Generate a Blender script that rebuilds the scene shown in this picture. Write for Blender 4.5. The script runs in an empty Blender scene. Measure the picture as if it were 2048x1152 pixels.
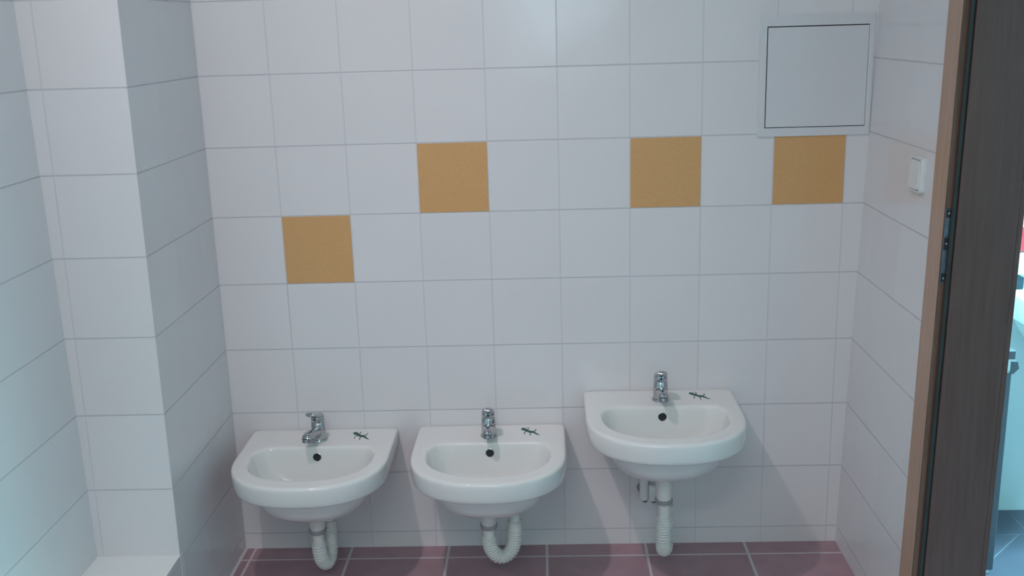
import bpy, bmesh, math
from mathutils import Vector, Matrix, Euler
C = bpy.context.scene.collection
PI = math.pi

# ------------------------------------------------------------------ measures
T = 0.2            # wall tile pitch
H0 = 0.0517        # lowest wall grout line above the floor
FT = 0.3036        # floor tile pitch
RH = 3.00          # room height
YF = -4.3          # wall behind the camera


def XR(z): return 0.8498 + 0.026 * (z - 0.8)                 # right wall (not quite plumb)
def XI(z): return -1.2244 - 0.0165 * (z - 0.8)               # recessed left wall
def YB(z): return -0.5164 + 0.0169 * (z - 0.8)               # face of the tiled pillar
def YC(z): return -0.5384 + 0.0334 * (z - 0.9)               # outer edge of the door casing
def YJ(z): return -0.6212 + 0.0330 * (z - 0.9)               # face of the door jamb


# ------------------------------------------------------------------ helpers
def tag(o, label=None, cat=None, group=None, kind=None):
    if label: o['label'] = label
    if cat: o['category'] = cat
    if group: o['group'] = group
    if kind: o['kind'] = kind
    return o


def thing(name, label, cat, loc, rotz=0.0, group=None):
    o = bpy.data.objects.new(name, None)
    o.empty_display_size = 0.05
    C.objects.link(o)
    o.location = loc
    o.rotation_euler = (0, 0, rotz)
    return tag(o, label, cat, group)


def obj(name, bm, m, parent=None, smooth=False, angle=None, recalc=True):
    if recalc:
        bmesh.ops.recalc_face_normals(bm, faces=bm.faces)
    me = bpy.data.meshes.new(name)
    bm.to_mesh(me)
    bm.free()
    me.materials.append(m)
    if smooth:
        me.shade_smooth()
        if angle:
            me.set_sharp_from_angle(angle=math.radians(angle))
    o = bpy.data.objects.new(name, me)
    C.objects.link(o)
    if parent: o.parent = parent
    return o


def struct(name, bm, m, parent=None, **k):
    o = obj(name, bm, m, parent, **k)
    if parent is None: o['kind'] = 'structure'
    return o


def box(bm, x0, x1, y0, y1, z0, z1):
    v = [bm.verts.new(p) for p in ((x0, y0, z0), (x1, y0, z0), (x1, y1, z0), (x0, y1, z0),
                                   (x0, y0, z1), (x1, y0, z1), (x1, y1, z1), (x0, y1, z1))]
    for f in ((0, 3, 2, 1), (4, 5, 6, 7), (0, 1, 5, 4), (1, 2, 6, 5), (2, 3, 7, 6), (3, 0, 4, 7)):
        bm.faces.new([v[i] for i in f])
    return v


def lbox(bm, fx0, fx1, fy0, fy1, z0, z1):
    """box whose sides may lean: the four limits are functions of z (or numbers)"""
    g = lambda f, z: f(z) if callable(f) else f
    v = []
    for z in (z0, z1):
        a, b, c, d = g(fx0, z), g(fx1, z), g(fy0, z), g(fy1, z)
        v += [bm.verts.new(p) for p in ((a, c, z), (b, c, z), (b, d, z), (a, d, z))]
    for f in ((0, 3, 2, 1), (4, 5, 6, 7), (0, 1, 5, 4), (1, 2, 6, 5), (2, 3, 7, 6), (3, 0, 4, 7)):
        bm.faces.new([v[i] for i in f])
    return v


def bevel(bm, w, seg=2):
    bmesh.ops.bevel(bm, geom=list(bm.edges), offset=w, segments=seg, affect='EDGES', profile=0.6)


def bxm(x0, x1, y0, y1, z0, z1, b=0.0, seg=2):
    bm = bmesh.new()
    box(bm, x0, x1, y0, y1, z0, z1)
    if b: bevel(bm, b, seg)
    return bm


def lathe(bm, prof, n=32, axis_from=None, axis_dir=None, cap=True):
    """turned shape: prof = [(radius, height)] along +z, or along axis_dir from axis_from"""
    M = Matrix.Identity(4)
    if axis_dir is not None:
        M = Matrix.Translation(Vector(axis_from)) @ Vector((0, 0, 1)).rotation_difference(Vector(axis_dir).normalized()).to_matrix().to_4x4()
    rings = []
    for r, h in prof:
        rings.append([bm.verts.new(M @ Vector((r * math.cos(2 * PI * i / n), r * math.sin(2 * PI * i / n), h))) for i in range(n)])
    for a, b in zip(rings, rings[1:]):
        for i in range(n):
            bm.faces.new((a[i], a[(i + 1) % n], b[(i + 1) % n], b[i]))
    if cap:
        bm.faces.new(rings[0][::-1])
        bm.faces.new(rings[-1])
    return rings


def sweep(bm, pts, rad, n=20, cap=True):
    """tube along points; rad is a number, or a list with one radius (or (rx, ry)) per point"""
    P = [Vector(p) for p in pts]
    rings = []
    prev = None
    for i, p in enumerate(P):
        t = (P[min(i + 1, len(P) - 1)] - P[max(i - 1, 0)]).normalized()
        if prev is None:
            u = t.cross(Vector((0, 0, 1)))
            if u.length < 1e-3: u = t.cross(Vector((0, 1, 0)))
            u.normalize()
        else:
            u = (prev - t * prev.dot(t)).normalized()
        prev = u
        w = t.cross(u)
        r = rad[i] if isinstance(rad, (list, tuple)) else rad
        ru, rw = r if isinstance(r, tuple) else (r, r)
        rings.append([bm.verts.new(p + u * ru * math.cos(2 * PI * k / n) + w * rw * math.sin(2 * PI * k / n)) for k in range(n)])
    for a, b in zip(rings, rings[1:]):
        for k in range(n):
            bm.faces.new((a[k], a[(k + 1) % n], b[(k + 1) % n], b[k]))
    if cap:
        bm.faces.new(rings[0][::-1])
        bm.faces.new(rings[-1])
    return rings


def smooth_path(pts, per=10):
    """Catmull-Rom through the points"""
    P = [Vector(p) for p in pts]
    P = [P[0] * 2 - P[1]] + P + [P[-1] * 2 - P[-2]]
    out = []
    for i in range(1, len(P) - 2):
        a, b, c, d = P[i - 1:i + 3]
        for k in range(per):
            t = k / per
            out.append(0.5 * ((2 * b) + (c - a) * t + (2 * a - 5 * b + 4 * c - d) * t * t + (3 * b - a - 3 * c + d) * t ** 3))
    out.append(P[-2])
    return out


# ------------------------------------------------------------------ materials
def new_mat(name):
    m = bpy.data.materials.new(name)
    m.use_nodes = True
    nt = m.node_tree
    nt.nodes.clear()
    out = nt.nodes.new('ShaderNodeOutputMaterial')
    b = nt.nodes.new('ShaderNodeBsdfPrincipled')
    nt.links.new(b.outputs['BSDF'], out.inputs['Surface'])
    return m, nt, b


class N:
    """tiny node-graph helper"""
    def __init__(self, nt): self.nt = nt
    def node(self, t, **k):
        n = self.nt.nodes.new(t)
        for a, v in k.items(): setattr(n, a, v)
        return n
    def link(self, a, b): self.nt.links.new(a, b)
    def m(self, op, a, b=None, c=None, clamp=False):
        n = self.node('ShaderNodeMath', operation=op)
        n.use_clamp = clamp
        for i, v in enumerate((a, b, c)):
            if v is None: continue
            if isinstance(v, (int, float)): n.inputs[i].default_value = v
            else: self.link(v, n.inputs[i])
        return n.outputs[0]
    def mixc(self, f, a, b):
        n = self.node('ShaderNodeMix', data_type='RGBA')
        for i, v in ((0, f), (6, a), (7, b)):
            if isinstance(v, (int, float)): n.inputs[i].default_value = v
            elif isinstance(v, tuple): n.inputs[i].default_value = (*v, 1)
            else: self.link(v, n.inputs[i])
        return n.outputs[2]


def plain(name, col, rough=0.4, metal=0.0, coat=0.0, noise=0.0, scale=40.0, ior=1.5, bump=0.0):
    m, nt, b = new_mat(name)
    g = N(nt)
    b.inputs['Roughness'].default_value = rough
    b.inputs['Metallic'].default_value = metal
    b.inputs['IOR'].default_value = ior
    b.inputs['Coat Weight'].default_value = coat
    b.inputs['Coat Roughness'].default_value = 0.08
    tc = g.node('ShaderNodeTexCoord')
    nz = g.node('ShaderNodeTexNoise')
    nz.inputs['Scale'].default_value = scale
    nz.inputs['Detail'].default_value = 4
    g.link(tc.outputs['Object'], nz.inputs['Vector'])
    lo = tuple(c * (1 - noise) for c in col)
    hi = tuple(min(1, c * (1 + noise)) for c in col)
    g.link(g.mixc(nz.outputs['Fac'], lo, hi), b.inputs['Base Color'])
    if bump:
        bp = g.node('ShaderNodeBump')
        bp.inputs['Strength'].default_value = bump
        bp.inputs['Distance'].default_value = 0.002
        g.link(nz.outputs['Fac'], bp.inputs['Height'])
        g.link(bp.outputs['Normal'], b.inputs['Normal'])
    return m


def tile_mat(name, axes, origin, pitch, gap, tile, grout, rough, tilt=0.022, u_strength=1.0, var=0.010, blotch=0.0, diag=None, depth=0.0004, coat=0.0):
    """glazed tiles on a world grid. axes: which of x,y,z run across / up the face."""
    m, nt, b = new_mat(name)
    g = N(nt)
    geo = g.node('ShaderNodeNewGeometry')
    sep = g.node('ShaderNodeSeparateXYZ')
    g.link(geo.outputs['Position'], sep.inputs[0])
    edges, cells = [], []
    for ax, o in zip(axes, origin):
        q = g.m('DIVIDE', g.m('SUBTRACT', sep.outputs[ax], o), pitch)
        cells.append(g.m('FLOOR', q))
        fr = g.m('FRACT', q)
        edges.append(g.m('MULTIPLY', g.m('MINIMUM', fr, g.m('SUBTRACT', 1.0, fr)), pitch))   # metres to the nearest joint
    def joint(e):   # 1 in the joint, 0 on the tile
        mr = g.node('ShaderNodeMapRange', interpolation_type='SMOOTHSTEP')
        g.link(e, mr.inputs[0])
        mr.inputs[1].default_value = gap * 0.35
        mr.inputs[2].default_value = gap * 0.75
        mr.inputs[3].default_value = 1.0
        mr.inputs[4].default_value = 0.0
        return mr.outputs[0]
    ju = g.m('MULTIPLY', joint(edges[0]), u_strength)
    j = g.m('MAXIMUM', ju, joint(edges[1]))
    if diag:
        (px, py), ang, ymax = diag
        d = g.m('ABSOLUTE', g.m('ADD', g.m('MULTIPLY', g.m('SUBTRACT', sep.outputs[0], px), -math.sin(ang)),
                                g.m('MULTIPLY', g.m('SUBTRACT', sep.outputs[1], py), math.cos(ang))))
        j = g.m('MAXIMUM', j, g.m('MULTIPLY', joint(d), g.m('LESS_THAN', sep.outputs[1], ymax)))
    cv = g.node('ShaderNodeCombineXYZ')
    g.link(cells[0], cv.inputs[0]); g.link(cells[1], cv.inputs[1])
    wn = g.node('ShaderNodeTexWhiteNoise', noise_dimensions='3D')
    g.link(cv.outputs[0], wn.inputs['Vector'])
    # slightly different tone on every tile, plus optional mottling
    lo = tuple(c * (1 - var) for c in tile)
    hi = tuple(min(1, c * (1 + var)) for c in tile)
    col = g.mixc(wn.outputs['Value'], lo, hi)
    nz = g.node('ShaderNodeTexNoise')
    nz.inputs['Scale'].default_value = 14
    nz.inputs['Detail'].default_value = 6
    g.link(geo.outputs['Position'], nz.inputs['Vector'])
    if blotch:
        sc = g.m('ADD', 1.0 - blotch, g.m('MULTIPLY', nz.outputs['Fac'], 2 * blotch))
        vm = g.node('ShaderNodeVectorMath', operation='SCALE')
        g.link(col, vm.inputs[0]); g.link(sc, vm.inputs['Scale'])
        col = vm.outputs[0]
    g.link(g.mixc(j, col, grout), b.inputs['Base Color'])
    rg = g.m('ADD', rough, g.m('MULTIPLY', j, 0.4), clamp=True)
    g.link(rg, b.inputs['Roughness'])
    b.inputs['Coat Weight'].default_value = coat
    # every tile sits at its own tiny angle
    sub = g.node('ShaderNodeVectorMath', operation='SUBTRACT')
    g.link(wn.outputs['Color'], sub.inputs[0]); sub.inputs[1].default_value = (0.5, 0.5, 0.5)
    scl = g.node('ShaderNodeVectorMath', operation='SCALE')
    g.link(sub.outputs[0], scl.inputs[0]); scl.inputs['Scale'].default_value = tilt
    add = g.node('ShaderNodeVectorMath', operation='ADD')
    g.link(geo.outputs['Normal'], add.inputs[0]); g.link(scl.outputs[0], add.inputs[1])
    nrm = g.node('ShaderNodeVectorMath', operation='NORMALIZE')
    g.link(add.outputs[0], nrm.inputs[0])
    wav = g.node('ShaderNodeTexNoise')
    wav.inputs['Scale'].default_value = 9
    wav.inputs['Detail'].default_value = 1
    g.link(geo.outputs['Position'], wav.inputs['Vector'])
    hgt = g.m('SUBTRACT', g.m('MULTIPLY', wav.outputs['Fac'], 0.0012), g.m('MULTIPLY', j, depth))
    bp = g.node('ShaderNodeBump')
    bp.inputs['Strength'].default_value = 1.0
    bp.inputs['Distance'].default_value = 1.0
    g.link(hgt, bp.inputs['Height']); g.link(nrm.outputs[0], bp.inputs['Normal'])
    g.link(bp.outputs['Normal'], b.inputs['Normal'])
    return m


def wood_mat(name, a, b_, rough=0.35, coat=0.0):
    m, nt, b = new_mat(name)
    g = N(nt)
    tc = g.node('ShaderNodeTexCoord')
    mp = g.node('ShaderNodeMapping')
    mp.inputs['Scale'].default_value = (60, 60, 2.5)
    g.link(tc.outputs['Object'], mp.inputs['Vector'])
    nz = g.node('ShaderNodeTexNoise')
    nz.inputs['Scale'].default_value = 1.6
    nz.inputs['Detail'].default_value = 7
    nz.inputs['Roughness'].default_value = 0.6
    g.link(mp.outputs[0], nz.inputs['Vector'])
    mr = g.node('ShaderNodeMapRange')
    g.link(nz.outputs['Fac'], mr.inputs[0])
    mr.inputs[1].default_value = 0.3; mr.inputs[2].default_value = 0.7
    g.link(g.mixc(mr.outputs[0], a, b_), b.inputs['Base Color'])
    b.inputs['Roughness'].default_value = rough
    b.inputs['Coat Weight'].default_value = coat
    b.inputs['Coat Roughness'].default_value = 0.15
    return m


WT = (0.705, 0.700, 0.712)
GR = (0.52, 0.53, 0.56)
M = {
    'tile_back': tile_mat('white_wall_tile_back', (0, 2), (0.0, H0), T, 0.0034, WT, GR, 0.17, u_strength=0.6),
    'tile_side': tile_mat('white_wall_tile_side', (1, 2), (-0.5164, H0), T, 0.0034, WT, GR, 0.17, u_strength=0.0),
    'tile_pillar': tile_mat('white_wall_tile_pillar', (0, 2), (-1.0, H0), T, 0.0034, WT, GR, 0.17, u_strength=0.5),
    'ledge': plain('white_ledge_tile', (0.78, 0.81, 0.80), 0.25, noise=0.02),
    'floor': tile_mat('brown_floor_tile', (0, 1), (-0.968, -0.073), FT, 0.0072, (0.37, 0.235, 0.27), (0.56, 0.52, 0.55), 0.42, tilt=0.015, var=0.08, blotch=0.22, depth=0.0006),
    'floor_hall': tile_mat('hall_floor_tile', (0, 1), (1.431, 0.025), FT, 0.0045, (0.095, 0.085, 0.125), (0.15, 0.14, 0.18), 0.40, tilt=0.01, var=0.06, blotch=0.1, diag=((1.388, 0.014), math.radians(46), 0.025), depth=0.0005),
    'plaster': plain('white_plaster', (0.80, 0.81, 0.80), 0.85, noise=0.02),
    'hall_wall': plain('white_hall_wall', (0.80, 0.84, 0.85), 0.6, noise=0.03, scale=8),
    'yellow': plain('ochre_glazed_tile', (0.62, 0.355, 0.145), 0.28, noise=0.13, scale=260),
    'ceramic': plain('white_sanitary_ceramic', (0.74, 0.75, 0.735), 0.08, coat=0.0, noise=0.0),
    'chrome': plain('chrome', (0.50, 0.51, 0.53), 0.10, metal=1.0),
    'dark_metal': plain('dull_steel', (0.30, 0.30, 0.32), 0.35, metal=1.0, noise=0.1),
    'plastic': plain('white_pipe_plastic', (0.68, 0.69, 0.66), 0.35, noise=0.02),
    'nut': plain('shaded_pipe_plastic', (0.30, 0.30, 0.31), 0.45, noise=0.05),  # pipe plastic greyed to carry the shade under the cup
    'flex': plain('ribbed_hose_plastic', (0.66, 0.68, 0.65), 0.45, noise=0.03),
    'black': plain('black_gap_shade', (0.012, 0.013, 0.016), 0.6),  # flat black painted for the shade inside holes and gaps
    'gasket': plain('dark_rubber', (0.02, 0.02, 0.022), 0.6),
    'seal': plain('grey_rubber_seal', (0.028, 0.036, 0.033), 0.75),
    'green': plain('dark_green_print', (0.010, 0.085, 0.060), 0.4),
    'blue': plain('blue_print', (0.02, 0.08, 0.12), 0.4),
    'switch': plain('white_switch_plastic', (0.70, 0.73, 0.73), 0.3, noise=0.01),
    'panel': plain('white_lacquered_panel', (0.64, 0.655, 0.675), 0.32, noise=0.01),
    'caulk': plain('white_sealant', (0.62, 0.62, 0.64), 0.6),
    'casing': wood_mat('light_brown_casing', (0.38, 0.245, 0.175), (0.48, 0.32, 0.23), 0.42),  # lighter brown wood grain than the lining
    'lining': wood_mat('dark_brown_lining', (0.098, 0.047, 0.041), (0.132, 0.069, 0.060), 0.65),  # darker brown wood grain than the casing
    'rebate': wood_mat('red_brown_rebate', (0.125, 0.050, 0.036), (0.165, 0.070, 0.052), 0.55),
    'plate': plain('tarnished_strike_plate', (0.15, 0.15, 0.18), 0.42, metal=0.9, noise=0.35, scale=90),
    'cab': plain('backlit_cabinet_grey', (0.085, 0.080, 0.10), 0.5, noise=0.05),  # dark base colour carries the cabinet's backlit shade
    'dark_blue': plain('dark_blue_plastic', (0.008, 0.022, 0.042), 0.4),
    'red': plain('red_plastic', (0.62, 0.05, 0.07), 0.35),
    'white': plain('white_plastic', (0.80, 0.82, 0.82), 0.3),
    'lamp_body': plain('white_lamp_body', (0.8, 0.8, 0.8), 0.5),
}

# ------------------------------------------------------------------ the room shell
bm = bmesh.new(); box(bm, -1.9, 1.02, YF - 0.2, 0.15, -0.12, 0.0)
struct('floor', bm, M['floor'])
bm = bmesh.new(); box(bm, -1.9, 1.02, YF - 0.2, 0.15, RH, RH + 0.12)
struct('ceiling', bm, M['plaster'])
bm = bmesh.new(); box(bm, -1.9, 1.02, 0.0, 0.15, 0.0, RH)
wall_back = struct('wall_back', bm, M['tile_back'])
bm = bmesh.new(); lbox(bm, -1.9, XI, YF, 0.0, 0.0, RH)
struct('wall_left', bm, M['tile_side'])
bm = bmesh.new()                                            # wall behind the camera, with a window opening
wx0, wx1, wz0, wz1 = -0.30, 0.42, 1.40, 2.45
box(bm, -1.9, wx0, YF - 0.2, YF, 0.0, RH); box(bm, wx1, 1.02, YF - 0.2, YF, 0.0, RH)
box(bm, wx0, wx1, YF - 0.2, YF, 0.0, wz0); box(bm, wx0, wx1, YF - 0.2, YF, wz1, RH)
struct('wall_front', bm, M['plaster'])
bm = bmesh.new()
for a, b_ in ((wx0, wx0 + .05), (wx1 - .05, wx1)): box(bm, a, b_, YF - 0.1, YF - 0.04, wz0, wz1)
box(bm, wx0 + .05, wx1 - .05, YF - 0.1, YF - 0.04, wz0, wz0 + .05); box(bm, wx0 + .05, wx1 - .05, YF - 0.1, YF - 0.04, wz1 - .05, wz1)
struct('window_1', bm, M['white'])

WX = lambda z: XR(z) + 0.146
bm = bmesh.new()
lbox(bm, XR, WX, lambda z: YJ(z) + 0.018, 0.0, 0.0, RH)
lbox(bm, XR, WX, YF, -1.52, 0.0, RH)
lbox(bm, XR, WX, -1.52, lambda z: YJ(z) + 0.018, 2.05, RH)
struct('wall_right', bm, M['tile_side'])

# tiled pillar (boxed pipe) and the low boxed ledge running forward from it
pl = bmesh.new(); lbox(pl, lambda z: XI(z), -1.0, YB, 0.0, 0.0, RH)
pillar = struct('wall_pillar', pl, M['tile_pillar'])
pillar.data.materials.append(M['tile_side'])
for f in pillar.data.polygons:
    if abs(f.normal.x) > 0.7: f.material_index = 1
LZ = 0.2675
bm = bmesh.new(); lbox(bm, lambda z: XI(z), -1.0, YF, lambda z: YB(z), 0.0, LZ)
ledge = struct('wall_ledge', bm, M['tile_side'])
ledge.data.materials.append(M['ledge'])
for f in ledge.data.polygons:
    if f.normal.z > 0.7: f.material_index = 1
bm = bmesh.new(); box(bm, -1.0, -0.9985, -0.525, -0.508, 0.0, LZ)          # the joint between pillar and ledge
struct('trim_1', bm, M['caulk'])
bm = bmesh.new()                                                           # sealant along the foot of the pillar and in the corner
r = lathe
vs = [bm.verts.new(p) for p in ((-1.0, 0.0, 0.006), (-0.994, 0.0, 0.0), (-1.0, 0.0, 0.0), (-1.0, YF, 0.006), (-0.994, YF, 0.0), (-1.0, YF, 0.0))]
for f in ((0, 1, 4, 3), (1, 2, 5, 4), (0, 3, 5, 2), (0, 2, 1), (3, 4, 5)): bm.faces.new([vs[i] for i in f])
struct('trim_2', bm, M['caulk'])

# the four ochre tiles set in the back wall
for (c, r_), lab in (((1, 3), 'ochre tile set lowest, above the left basin'),
                     ((3, 2), 'ochre tile above the middle basin'),
                     ((6, 2), 'ochre tile above the raised right basin'),
                     ((8, 2), 'ochre tile directly under the inspection hatch')):
    x0 = (c - 5) * T; z1 = H0 + (8 - r_) * T
    bm = bxm(x0 + .0015, x0 + T - .0015, -0.0012, 0.004, z1 - T + .0015, z1 - .0015, 0.0004, 1)
    o = obj('ochre_tile', bm, M['yellow'], wall_back)
    o['label'] = lab

# ------------------------------------------------------------------ door frame in the right wall
frame = bpy.data.objects.new('door_1', None); C.objects.link(frame); frame['kind'] = 'structure'
frame['label'] = 'brown wooden door frame with dark lining at the right edge'
FX = lambda d: (lambda z: XR(z) + d)
OY = lambda f, d: (lambda z: f(z) + d)
DH = 2.0
bm = bmesh.new(); lbox(bm, FX(-0.012), FX(0.0), YJ, YC, 0.0, DH + .08); bevel(bm, 0.0015, 1)
lbox(bm, FX(-0.012), FX(0.0), -1.60, -1.50, 0.0, DH + .08); lbox(bm, FX(-0.012), FX(0.0), -1.5, YJ, DH, DH + .08)
o = obj('casing', bm, M['casing'], frame); o['label'] = 'light brown face moulding on the tiled wall'
bm = bmesh.new(); lbox(bm, FX(0.0), FX(0.012), YJ, OY(YJ, .018), 0.0, DH); lbox(bm, FX(-.012), FX(0.0), YJ, OY(YJ, .003), 0.0, DH)
lbox(bm, FX(0.0), FX(0.012), -1.52, -1.50, 0.0, DH); lbox(bm, FX(0.0), FX(0.012), -1.5, YJ, DH, DH + .02)
o = obj('rebate', bm, M['rebate'], frame); o['label'] = 'narrow red-brown strip that holds the strike plate'
bm = bmesh.new(); lbox(bm, FX(0.012), FX(0.146), OY(YJ, -.013), OY(YJ, .018), 0.0, DH); bevel(bm, 0.002, 2)
lbox(bm, FX(0.012), FX(0.146), -1.52, -1.49, 0.0, DH); lbox(bm, FX(0.012), FX(0.146), -1.49, OY(YJ, -.013), DH - .013, DH + .02)
o = obj('lining', bm, M['lining'], frame); o['label'] = 'dark brown panel lining the doorway'
bm = bmesh.new(); lbox(bm, FX(0.146), FX(0.157), OY(YJ, -.013), YC, 0.0, DH + .08)
obj('casing', bm, M['lining'], frame)
bm = bmesh.new()                                                            # rubber seal, a small bulb with a lip
pts = [(XR(z) + .0065, YJ(z) - .005, z) for z in (0.002, 0.7, 1.4, DH - .01)]
sweep(bm, pts, [(.0056, .0062)] * 4, 14)
o = obj('rubber_seal', bm, M['seal'], frame, smooth=True, angle=50); o['label'] = 'grey-green rubber strip beside the lining'
# strike plate with black blocks for its holes, and screws
zc0, zc1 = 0.975, 1.1435
bm = bmesh.new(); lbox(bm, FX(-0.0105), FX(0.006), OY(YJ, -.0018), OY(YJ, .001), zc0, zc1); bevel(bm, .0006, 1)
sp = obj('strike_plate', bm, M['plate'], frame); sp['label'] = 'dark steel strike plate with square holes'
for a, b_ in ((1.123, 1.141), (1.050, 1.078), (0.978, 0.996)):
    bm = bmesh.new(); lbox(bm, FX(-.0085), FX(.0042), OY(YJ, -.0026), OY(YJ, -.0012), a, b_); obj('latch_hole_shade', bm, M['black'], sp)  # solid black blocks painted as the dark inside the holes
for zz in (1.1325, 1.064, 0.985):
    bm = bmesh.new()
    lathe(bm, [(.0028, 0), (.0028, .0008), (.0018, .0016)], 14, (XR(zz) - .0025, YJ(zz) - .0024, zz), (0, -1, 0)); obj('screw', bm, M['dark_metal'], sp, smooth=True, angle=40)

# ------------------------------------------------------------------ light switch on the right wall
sw = thing('light_switch', 'white rocker light switch on the tiled wall beside the door frame', 'light switch', (XR(1.191), -0.411, 1.191))
sw.rotation_euler = (0, math.atan(0.026), 0)
def rrect(w, h, r, n=6):
    out = []
    for cx, cy, a0 in ((w / 2 - r, h / 2 - r, 0), (-w / 2 + r, h / 2 - r, 90), (-w / 2 + r, -h / 2 + r, 180), (w / 2 - r, -h / 2 + r, 270)):
        for k in range(n + 1):
            a = math.radians(a0 + 90 * k / n); out.append((cx + r * math.cos(a), cy + r * math.sin(a)))
    return out
def layers(bm, secs, caps=(True, True)):
    """secs: list of (outline, depth along -x); outline = (y, z) pairs of equal count"""
    rs = [[bm.verts.new((-d, y, z)) for y, z in o] for o, d in secs]
    for a, b_ in zip(rs, rs[1:]):
        for i in range(len(a)): bm.faces.new((a[i], a[(i + 1) % len(a)], b_[(i + 1) % len(a)], b_[i]))
    if caps[0]: bm.faces.new(rs[0][::-1])
    if caps[1]: bm.faces.new(rs[-1])
bm = bmesh.new()
layers(bm, [(rrect(.083, .084, .009), 0.0), (rrect(.083, .084, .009), .0105), (rrect(.080, .081, .008), .0130), (rrect(.0665, .0735, .0085), .0130), (rrect(.0665, .0735, .0085), .0060)])
obj('frame', bm, M['switch'], sw, smooth=True, angle=35)
bm = bmesh.new(); layers(bm, [(rrect(.0662, .0732, .0085), 0.0055), (rrect(.0662, .0732, .0085), .0063)])
obj('gap', bm, M['black'], sw)  # black sheet stands for the shade around the rocker
bm = bmesh.new()
layers(bm, [(rrect(.0642, .0700, .0085), 0.006), (rrect(.0642, .0700, .0085), .0125), (rrect(.0612, .0670, .008), .0150)])
for v in bm.verts:
    if v.co.x < -.010: v.co.x -= .0022 * (-v.co.z / .034)
obj('rocker', bm, M['switch'], sw, smooth=True, angle=35)

# ------------------------------------------------------------------ inspection hatch, top right
hatch = thing('inspection_hatch', 'square white inspection hatch set in the tiles at top right', 'access panel', (0.7062, 0.0, 1.4075))
def ringxz(bm, o, i, y0, y1):
    (ax, bx, az, bz), (cx, dx, cz, dz) = o, i
    box(bm, ax, cx, y1, y0, az, bz); box(bm, dx, bx, y1, y0, az, bz); box(bm, cx, dx, y1, y0, az, cz); box(bm, cx, dx, y1, y0, dz, bz)
bm = bmesh.new(); ringxz(bm, (-.1545, .1545, -.163, .163), (-.1345, .1405, -.1395, .1345), 0.0, -.0045); obj('frame', bm, M['panel'], hatch)
bm = bxm(-.1345, .1405, -.0012, 0.0, -.1395, .1345); obj('recess_shade', bm, M['black'], hatch)  # black sheet put in for the shade around the hatch door
bm = bxm(-.1318, .1396, -.0050, -.0014, -.1374, .1316, .0006, 1); obj('door', bm, M['panel'], hatch)

# ------------------------------------------------------------------ washbasins
def dring(a, yb, yf, ys, z, rc, n=2.35, NB=22, NS=10, NF=46):
    """D-shaped outline: straight back with small corners, straight sides, bowed front"""
    pts = []
    for k in range(NB):                                      # back edge, right to left, corners rounded
        t = k / NB
        x = a * (1 - 2 * t); y = yb
        d = a - abs(x)
        if d < rc: y = yb - (rc - math.sqrt(max(0, rc * rc - (rc - d) ** 2)))
        pts.append((x, y, z))
    y0 = yb - rc
    for k in range(NS):
        pts.append((-a, y0 + (ys - y0) * k / NS, z))
    for k in range(NF):
        th = PI * k / NF
        c, s = math.cos(th), math.sin(th)
        pts.append((-a * math.copysign(abs(c) ** (2 / n), c), ys + (yf - ys) * abs(s) ** (2 / n), z))
    for k in range(NS):
        pts.append((a, ys + (y0 - ys) * k / NS, z))
    return pts


def basin_body():
    bm = bmesh.new()
    S = [  # a, yb, yf, ys, z, rc
        (.020, -.205, -.245, -.225, -.118, .012), (.060, -.185, -.275, -.225, -.117, .03),
        (.110, -.168, -.318, -.225, -.110, .05), (.138, -.158, -.340, -.220, -.095, .05), (.155, -.150, -.352, -.215, -.066, .05),
        (.168, -.145, -.362, -.212, -.022, .05), (.1725, -.1425, -.366, -.212, -.007, .05), (.176, -.140, -.369, -.212, -.0015, .05), (.181, -.136, -.373, -.210, .0005, .05),
        (.200, -.060, -.398, -.205, .0, .03), (.211, -.012, -.411, -.205, .0, .008), (.2155, -.0045, -.4165, -.205, -.0014, .004), (.2188, -.0015, -.4200, -.205, -.0050, .002), (.220, -.0008, -.4215, -.205, -.011, .0015),
        (.2195, -.0008, -.4208, -.205, -.030, .0015), (.2170, -.0008, -.4180, -.205, -.052, .0015), (.2150, -.0008, -.4150, -.205, -.0590, .0015), (.2095, -.0008, -.4090, -.205, -.0635, .0015), (.200, -.0008, -.399, -.205, -.0650, .0015),
        (.178, -.0008, -.376, -.21, -.0660, .0015), (.171, -.004, -.369, -.21, -.0690, .004), (.166, -.010, -.364, -.21, -.080, .01), (.158, -.025, -.357, -.21, -.104, .02), (.145, -.045, -.345, -.215, -.128, .03),
        (.122, -.070, -.324, -.215, -.148, .04), (.090, -.100, -.296, -.22, -.1615, .04), (.048, -.145, -.268, -.225, -.1690, .03), (.015, -.200, -.240, -.222, -.170, .008)]
    rings = [[bm.verts.new(p) for p in dring(a, yb, yf, ys, z, rc)] for a, yb, yf, ys, z, rc in S]
    for a, b_ in zip(rings, rings[1:]):
        for i in range(len(a)): bm.faces.new((a[i], a[(i + 1) % len(a)], b_[(i + 1) % len(a)], b_[i]))
    bm.faces.new(rings[0][::-1]); bm.faces.new(rings[-1])
    return bm


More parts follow.
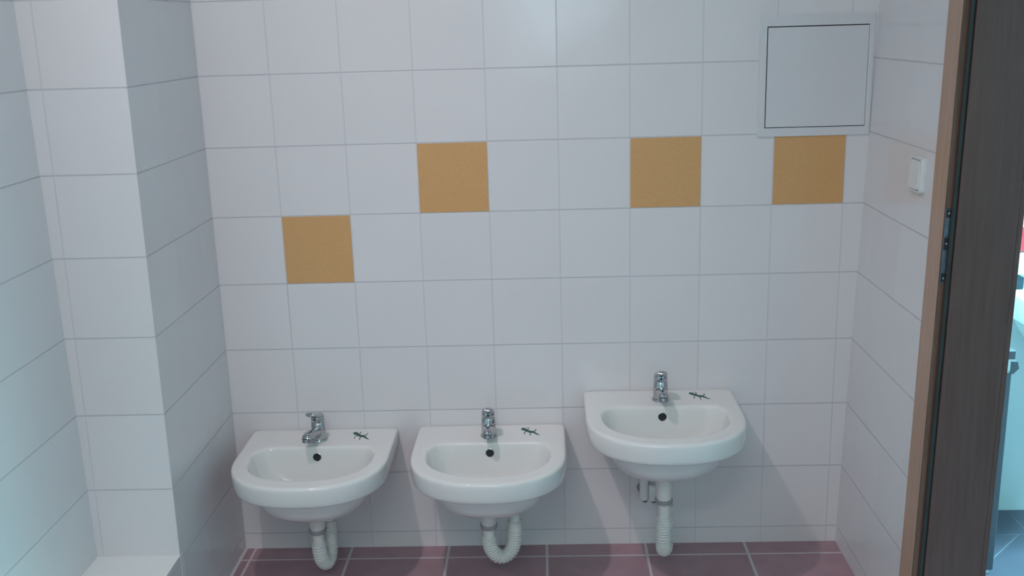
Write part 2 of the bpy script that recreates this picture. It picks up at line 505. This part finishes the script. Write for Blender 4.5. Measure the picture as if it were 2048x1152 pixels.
def emblem_mesh():
    """small flat lizard-like mark: bent body, head and tail, four legs"""
    bm = bmesh.new()
    t = .0004
    cl = [(-.028, .012, .0015), (-.024, .012, .0042), (-.018, .0095, .0050), (-.010, .005, .0036), (-.002, .001, .0040), (.006, .0005, .0040), (.012, -.002, .0026), (.020, -.008, .0020), (.028, -.011, .0006)]
    L, R = [], []
    for i, (x, y, w) in enumerate(cl):
        ax, ay, _ = cl[max(0, i - 1)]; bx_, by, _ = cl[min(len(cl) - 1, i + 1)]
        dx, dy = bx_ - ax, by - ay; l = math.hypot(dx, dy)
        L.append((x - dy / l * w, y + dx / l * w)); R.append((x + dy / l * w, y - dx / l * w))
    def prism(o):
        lo = [bm.verts.new((x, y, 0)) for x, y in o]; hi = [bm.verts.new((x, y, t)) for x, y in o]
        n = len(o)
        for i in range(n): bm.faces.new((lo[i], lo[(i + 1) % n], hi[(i + 1) % n], hi[i]))
        bm.faces.new(lo[::-1]); bm.faces.new(hi)
    for i in range(len(cl) - 1): prism([L[i], L[i + 1], R[i + 1], R[i]])
    def leg(p, q, r_, w):
        for a, b_ in ((p, q), (q, r_)):
            dx, dy = b_[0] - a[0], b_[1] - a[1]; l = math.hypot(dx, dy); nx, ny = -dy / l * w, dx / l * w
            prism([(a[0] - nx, a[1] - ny), (b_[0] - nx, b_[1] - ny), (b_[0] + nx, b_[1] + ny), (a[0] + nx, a[1] + ny)])
    leg((-.010, .006), (-.007, .013), (-.011, .017), .0011)
    leg((-.010, .004), (-.016, -.004), (-.013, -.010), .0011)
    leg((.006, .002), (.013, .006), (.013, .012), .0012)
    leg((.004, -.001), (.000, -.009), (.004, -.014), .0011)
    return bm


def copy_tree(o, parent=None):
    c = o.copy(); C.objects.link(c)
    if parent: c.parent = parent
    for ch in list(o.children): copy_tree(ch, c)
    return c


def make_basin():
    t = thing('washbasin', '', 'washbasin', (0, 0, 0), 0, 'wall hung washbasins')
    b = obj('bowl', basin_body(), M['ceramic'], t, smooth=True)
    sub = b.modifiers.new('smooth', 'SUBSURF'); sub.levels = 1; sub.render_levels = 2
    bm = bmesh.new()
    lathe(bm, [(.0125, 0), (.0125, .0012), (.0112, .0016), (.0108, .0008)], 28, (0, -.1458, -.030), (0, -1, .12)); ov = obj('overflow_hole', bm, M['chrome'], t, smooth=True, angle=40)
    bm = bmesh.new()
    lathe(bm, [(.0112, 0), (.0112, .0017)], 28, (0, -.1458, -.030), (0, -1, .12)); obj('hole_shade', bm, M['black'], ov)  # solid black disc painted as the dark inside the overflow
    bm = bmesh.new()
    lathe(bm, [(.031, 0), (.031, .0015), (.024, .003), (.020, .0012), (.0, .0012)], 32, (0, -.225, -.1178), (0, 0, 1)); obj('drain', bm, M['chrome'], t, smooth=True, angle=40)
    e = obj('emblem', emblem_mesh(), M['green'], t); e.scale = (1.08, 1.95, 1); e.location = (.1165, -.068, .0001); e.rotation_euler = (0, 0, math.radians(-6)); e['label'] = 'small dark green lizard-like printed mark'
    return t


def make_tap():
    t = thing('mixer_tap', '', 'tap', (0, 0, 0), 0, 'chrome mixer taps')
    bm = bmesh.new(); lathe(bm, [(.0245, 0), (.0245, .004), (.0225, .0065), (.019, .0068)], 36); obj('base_ring', bm, M['chrome'], t, smooth=True, angle=40)
    bm = bmesh.new()
    lathe(bm, [(.0205, .006), (.0212, .020), (.0208, .040), (.0198, .056), (.0188, .0575), (.0188, .0600)], 36); obj('body', bm, M['chrome'], t, smooth=True, angle=40)
    bm = bmesh.new()
    path = smooth_path([(0, -.004, .030), (0, -.025, .034), (0, -.050, .0395), (0, -.070, .0420), (0, -.080, .0400), (0, -.0845, .0345)], 6)
    n = len(path) - 1
    sweep(bm, path, [(.0158 - .0008 * i / n, .0118 - .0002 * i / n) for i in range(n + 1)], 24); sp_ = obj('spout', bm, M['chrome'], t, smooth=True, angle=60)
    bm = bmesh.new(); lathe(bm, [(.0128, 0), (.0128, .009), (.011, .0105)], 24, (0, -.0835, .0360), (0, -.30, -1)); obj('aerator', bm, M['dark_metal'], sp_, smooth=True, angle=40)
    # cartridge cap and the lever rising toward the user
    bm = bmesh.new(); lathe(bm, [(.0192, .0605), (.0198, .066), (.0192, .074), (.0165, .0800), (.0105, .0835), (.0, .0845)], 36); lv = obj('lever', bm, M['chrome'], t, smooth=True, angle=60)
    bm = bmesh.new()
    path = smooth_path([(0, .008, .0745), (0, -.010, .0800), (0, -.026, .0865), (0, -.040, .0930), (0, -.050, .0965)], 6); n = len(path) - 1
    rr = [(.0165 - .0012 * i / n, .0088 - .0020 * i / n) for i in range(n + 1)]; rr[-1] = (.0105, .0034); rr[-2] = (.0142, .0055)
    sweep(bm, path, rr, 24); obj('grip', bm, M['chrome'], lv, smooth=True, angle=60)
    bm = bmesh.new(); lathe(bm, [(.0038, 0), (.0038, .0012), (.0028, .0020)], 18, (0, -.0188, .0700), (0, -1, .05)); obj('marker', bm, M['blue'], lv, smooth=True, angle=40)
    return t


B0 = make_basin(); T0 = make_tap()
spots = [(-.717, .399, 'low white washbasin on the left, beside the tiled pillar', 'chrome mixer tap on the left basin, spout turned slightly left', -.720, -.09, math.radians(-11)),
         (-.2150, .4033, 'low white washbasin in the middle of the three', 'chrome mixer tap on the middle basin', -.2195, -.09, math.radians(1)),
         (.2795, .5055, 'raised white washbasin on the right, higher than the others', 'chrome mixer tap on the raised right basin', .2800, -.09, math.radians(-1))]
for i, (x, z, lb, lt, tx, ty, rt) in enumerate(spots):
    b = B0 if i == 0 else copy_tree(B0); b.location = (x, 0, z); b['label'] = lb
    t = T0 if i == 0 else copy_tree(T0); t.location = (tx, ty, z + .0004); t.rotation_euler = (0, 0, rt); t['label'] = lt

# ------------------------------------------------------------------ waste traps under the basins
def ribbed(bm, path, r, amp, pitch):
    d = 0.0; rad = []
    for i, p in enumerate(path):
        if i: d += (Vector(p) - Vector(path[i - 1])).length
        rad.append(r + amp * (0.5 + 0.5 * math.sin(2 * PI * d / pitch)))
    sweep(bm, path, rad, 20)


def resample(path, step):
    out = [Vector(path[0])]
    acc = 0.0
    for a, b_ in zip(path, path[1:]):
        a, b_ = Vector(a), Vector(b_); L = (b_ - a).length
        pos = step - acc
        while pos <= L:
            out.append(a + (b_ - a) * (pos / L)); pos += step
        acc = (acc + L) % step
    out.append(Vector(path[-1]))
    return out


def make_trap(x, zr, label, legs, rise, wall_xyz, nut_len=.040, gap=.004):
    """zr: rim height. legs: hose centreline below the tail (relative to the trap), rise: top of the return leg"""
    zb = zr - .1702                                          # underside of the bowl
    t = thing('drain_trap', label, 'drain pipe', (x, -.225, zb), 0, 'white drain traps')
    bm = bmesh.new(); lathe(bm, [(.0335, -gap), (.0335, 0.0)], 32); obj('gasket', bm, M['gasket'], t)
    z0 = -gap - nut_len
    bm = bmesh.new(); lathe(bm, [(.0215, z0), (.0232, z0 + nut_len * .5), (.0268, -gap - .0035), (.0315, -gap - .0020), (.0320, -gap)], 32); obj('drain_cup', bm, M['plastic'], t, smooth=True, angle=40)
    bm = bmesh.new(); lathe(bm, [(.0190, z0 - .012), (.0235, z0 - .011), (.0250, z0 - .004), (.0245, z0 + .001), (.0222, z0 + .002)], 24); obj('coupling_nut', bm, M['nut'], t, smooth=True, angle=30)
    ztop = z0 - .010
    zst = legs[0][2]
    bm = bmesh.new(); sweep(bm, [(0, 0, ztop), (0, 0, (ztop + zst) / 2), (0, 0, zst)], .0165, 24); obj('tail_pipe', bm, M['plastic'], t, smooth=True, angle=50)
    bm = bmesh.new(); ribbed(bm, resample(smooth_path(legs, 14), .0011), .0188, .0026, .0078); obj('ribbed_hose', bm, M['flex'], t, smooth=True)
    e = legs[-1]
    bm = bmesh.new(); sweep(bm, [(e[0], e[1], e[2] - .004), (e[0], e[1], e[2] + .022)], .0195, 24); obj('sleeve', bm, M['plastic'], t, smooth=True, angle=50)
    w = (wall_xyz[0] - x, wall_xyz[1] + .225, wall_xyz[2] - zb)
    bm = bmesh.new()
    p = [(e[0], e[1], e[2] + .020), (e[0], e[1], rise - .02), (e[0] + (w[0] - e[0]) * .12, e[1] + (w[1] - e[1]) * .12, rise), ((e[0] + w[0]) / 2, (e[1] + w[1]) / 2, w[2]), w]
    sweep(bm, smooth_path(p, 8), .0158, 20); obj('return_pipe', bm, M['plastic'], t, smooth=True)
    bm = bmesh.new(); lathe(bm, [(.034, 0), (.033, .005), (.020, .009)], 28, w, (0, -1, 0)); obj('wall_flange', bm, M['plastic'], t, smooth=True, angle=40)
    return t


make_trap(-.7130, .399, 'white U-shaped drain hose under the left basin, loop turned sideways',
          [(0, 0, -.090), (.000, .002, -.115), (.003, .010, -.150), (.011, .032, -.1725), (.018, .056, -.158), (.019, .066, -.116), (.019, .068, -.075)], -.026, (-.690, 0.0, .1900), gap=.0065)
make_trap(-.2205, .4033, 'white U-shaped drain hose under the middle basin, loop facing forward',
          [(0, 0, -.084), (.000, .001, -.104), (.005, .004, -.126), (.020, .008, -.148), (.038, .012, -.1530), (.055, .016, -.145), (.068, .020, -.122), (.0725, .022, -.090), (.0725, .022, -.066)], -.022, (-.146, 0.0, .1950))
make_trap(.2765, .5055, 'white ribbed drain hose hanging straight down under the raised basin',
          [(0, 0, -.128), (.000, -.001, -.155), (-.002, .000, -.200), (.002, .018, -.2410), (.012, .046, -.248), (.017, .066, -.212), (.016, .070, -.150)], -.028, (.290, 0.0, .2950), .072)

# small water stop valves behind the raised basin's trap
def make_valve(x, z, h, label):
    t = thing('stop_valve', label, 'valve', (x, 0, z), 0, 'water stop valves')
    bm = bmesh.new(); lathe(bm, [(.016, 0), (.015, .004), (.008, .006), (.008, .052)], 24, (0, 0, .010), (0, -1, 0)); obj('valve_body', bm, M['dark_metal'], t, smooth=True, angle=40)
    bm = bmesh.new(); lathe(bm, [(.0060, -.016), (.0080, -.012), (.0080, -.004)], 20, (.004, -.046, 0), (0, 0, 1)); obj('outlet', bm, M['dark_metal'], t, smooth=True, angle=40)
    bm = bmesh.new(); lathe(bm, [(.0095, -.005), (.0125, -.002), (.0128, h - .002), (.0110, h)], 24, (0, -.054, 0), (0, 0, 1)); obj('white_knob', bm, M['white'], t, smooth=True, angle=40)
    return t
make_valve(.2370, .1790, .078, 'white stop valve beneath the raised basin, the left and longer one')
make_valve(.2630, .1770, .046, 'short white stop valve beneath the raised basin, nearer the drain hose')

# ------------------------------------------------------------------ next room, seen through the doorway
HX0 = 1.02
bm = bmesh.new(); box(bm, HX0, 3.4, -3.2, 0.5, -0.12, 0.0); struct('floor_hallway', bm, M['floor_hall'])
bm = bmesh.new(); box(bm, HX0, 3.4, 0.187, 0.34, 0.0, RH); struct('wall_hallway', bm, M['hall_wall'])
bm = bmesh.new(); box(bm, 3.4, 3.5, -3.2, 0.34, 0.0, RH); box(bm, HX0 + .1, 3.4, -3.3, -3.2, 0.0, RH); struct('wall_hallway_far', bm, M['hall_wall'])
bm = bmesh.new(); box(bm, HX0, 3.4, -3.2, 0.34, RH, RH + .12); struct('ceiling_hallway', bm, M['plaster'])

cab = thing('low_cabinet', 'low grey cabinet just beyond the doorway, its edge showing past the lining', 'cabinet', (1.13, -.207, 0))
bm = bxm(-.085, .090, 0.0, .30, .012, .612, .002, 1); obj('carcass', bm, M['cab'], cab)
bm = bxm(-.080, .082, .006, .29, 0.0, .012); obj('plinth', bm, M['white'], cab)
bm = bmesh.new()
for (y0, y1) in ((0.0, .05),):
    o_ = [(.086, .606), (.086, .641), (.103, .641), (.108, .6215), (.095, .607)]
    lo = [bm.verts.new((x, y0, z)) for x, z in o_]; hi = [bm.verts.new((x, y1, z)) for x, z in o_]
    n = len(o_)
    for i in range(n): bm.faces.new((lo[i], lo[(i + 1) % n], hi[(i + 1) % n], hi[i]))
    bm.faces.new(lo[::-1]); bm.faces.new(hi)
obj('corner_bracket', bm, M['cab'], cab)
bm = bxm(.072, .0955, 0.0, .05, .648, .672, .001, 1); k = obj('top_clip', bm, M['cab'], cab)
bm = bxm(.076, .092, .004, .046, .60, .650); obj('post', bm, M['white'], cab)

hb = thing('washbasin', 'pale washbasin in the next room, glimpsed through the doorway', 'washbasin', (1.552, .187, .762))
bm = basin_body(); o = obj('bowl', bm, M['ceramic'], hb, smooth=True)
o.scale = (1.05, .85, 1.25)
tag(obj('soap_dish', bxm(1.337, 1.372, .095, .150, .7625, .800, .003, 2), M['dark_blue']), 'dark blue soap dish on the rim of the pale basin in the next room', 'soap dish')
bt = thing('soap_dispenser', 'white soap dispenser with a red lid above the basin in the next room', 'soap dispenser', (1.40, .187, .806))
obj('body', bxm(-.058, .058, -.090, -.0005, 0.0, .070, .008, 3), M['white'], bt)
obj('lid', bxm(-.060, .060, -.093, -.0005, .070, .150, .010, 3), M['red'], bt)

# ------------------------------------------------------------------ lamps, daylight
def area(name, loc, rot, sx, sy, power, col, spread=180):
    l = bpy.data.lights.new(name, 'AREA'); l.shape = 'RECTANGLE'; l.size = sx; l.size_y = sy; l.energy = power; l.color = col
    l.spread = math.radians(spread)
    o = bpy.data.objects.new(name, l); C.objects.link(o); o.location = loc; o.rotation_euler = rot
    return o

def ceiling_fill_lamp(x, y, sx, sy, power, col, label, spread=180):
    t = thing('ceiling_fill_lamp', label, 'ceiling lamp', (x, y, RH), 0, 'added fill lamps')
    bm = bxm(-sx / 2 - .02, sx / 2 + .02, -sy / 2 - .02, sy / 2 + .02, -.05, 0.0, .006, 2); obj('housing', bm, M['lamp_body'], t)
    area('ceiling_fill_light', (x, y, RH - .053), (0, 0, 0), sx, sy, power, col, spread)

sp_t = thing('narrowed_ceiling_lamp', 'unseen ceiling lamp, beam narrowed and aimed at the basins', 'ceiling lamp', (-.85, -1.30, RH))  # ceiling lamp set by the basin shadows; spot head added to dim the sides
bm = bmesh.new(); lathe(bm, [(.05, -.02), (.05, 0.0)], 28); obj('base', bm, M['lamp_body'], sp_t)
SP = Vector((-.85, -1.30, RH - .10)); sd = (Vector((-.10, -.12, .50)) - SP).normalized()
bm = bmesh.new(); lathe(bm, [(.012, 0), (.060, .002), (.064, .10), (.060, .102), (.056, .020), (.0, .018)], 28, Vector((0, 0, -.09)) - sd * .115, sd, cap=False); obj('lamp_head', bm, M['lamp_body'], sp_t, smooth=True, angle=40)
area('narrowed_lamp_light', SP, sd.to_track_quat('-Z', 'Y').to_euler(), .085, .085, 3.75, (1.0, .83, .88), 80)
ceiling_fill_lamp(-.45, -3.55, 1.2, .30, 23, (.99, .985, .98), 'long ceiling lamp added behind as soft fill')  # unseen lamp added for soft fill light in the shadows
area('daylight_window', ((wx0 + wx1) / 2, YF - 0.03, (wz0 + wz1) / 2), (-PI / 2, 0, PI), wx1 - wx0 - .1, wz1 - wz0 - .1, 9, (.60, .90, 1.0))
d = Vector((1.75, .187, .5)) - Vector((2.3, -.42, 2.2))
area('daylight_hallway', (2.3, -.42, 2.2), d.to_track_quat('-Z', 'Y').to_euler(), .35, .35, 135, (.36, .93, 1.0), 150)

w = bpy.data.worlds.new('world'); bpy.context.scene.world = w; w.use_nodes = True
w.node_tree.nodes['Background'].inputs[0].default_value = (.55, .75, .85, 1); w.node_tree.nodes['Background'].inputs[1].default_value = .3

# ------------------------------------------------------------------ camera
cd = bpy.data.cameras.new('camera'); cam = bpy.data.objects.new('camera', cd); C.objects.link(cam)
cam.location = (-.04599, -2.89332, 1.56708)
cam.rotation_euler = Euler((math.radians(75.6181), math.radians(1.64543), math.radians(1.48061)), 'XYZ')
cd.sensor_fit = 'HORIZONTAL'; cd.sensor_width = 36.0; cd.lens = 36.0 * 2054.09 / 2048
cd.clip_start = .01
sc = bpy.context.scene
sc.camera = cam
vs_ = sc.view_settings
vs_.view_transform = 'Standard'; vs_.look = 'None'; vs_.gamma = 1.0; vs_.use_curve_mapping = False
vs_.exposure = 0.0
sc.cycles.max_bounces = 10; sc.cycles.diffuse_bounces = 6
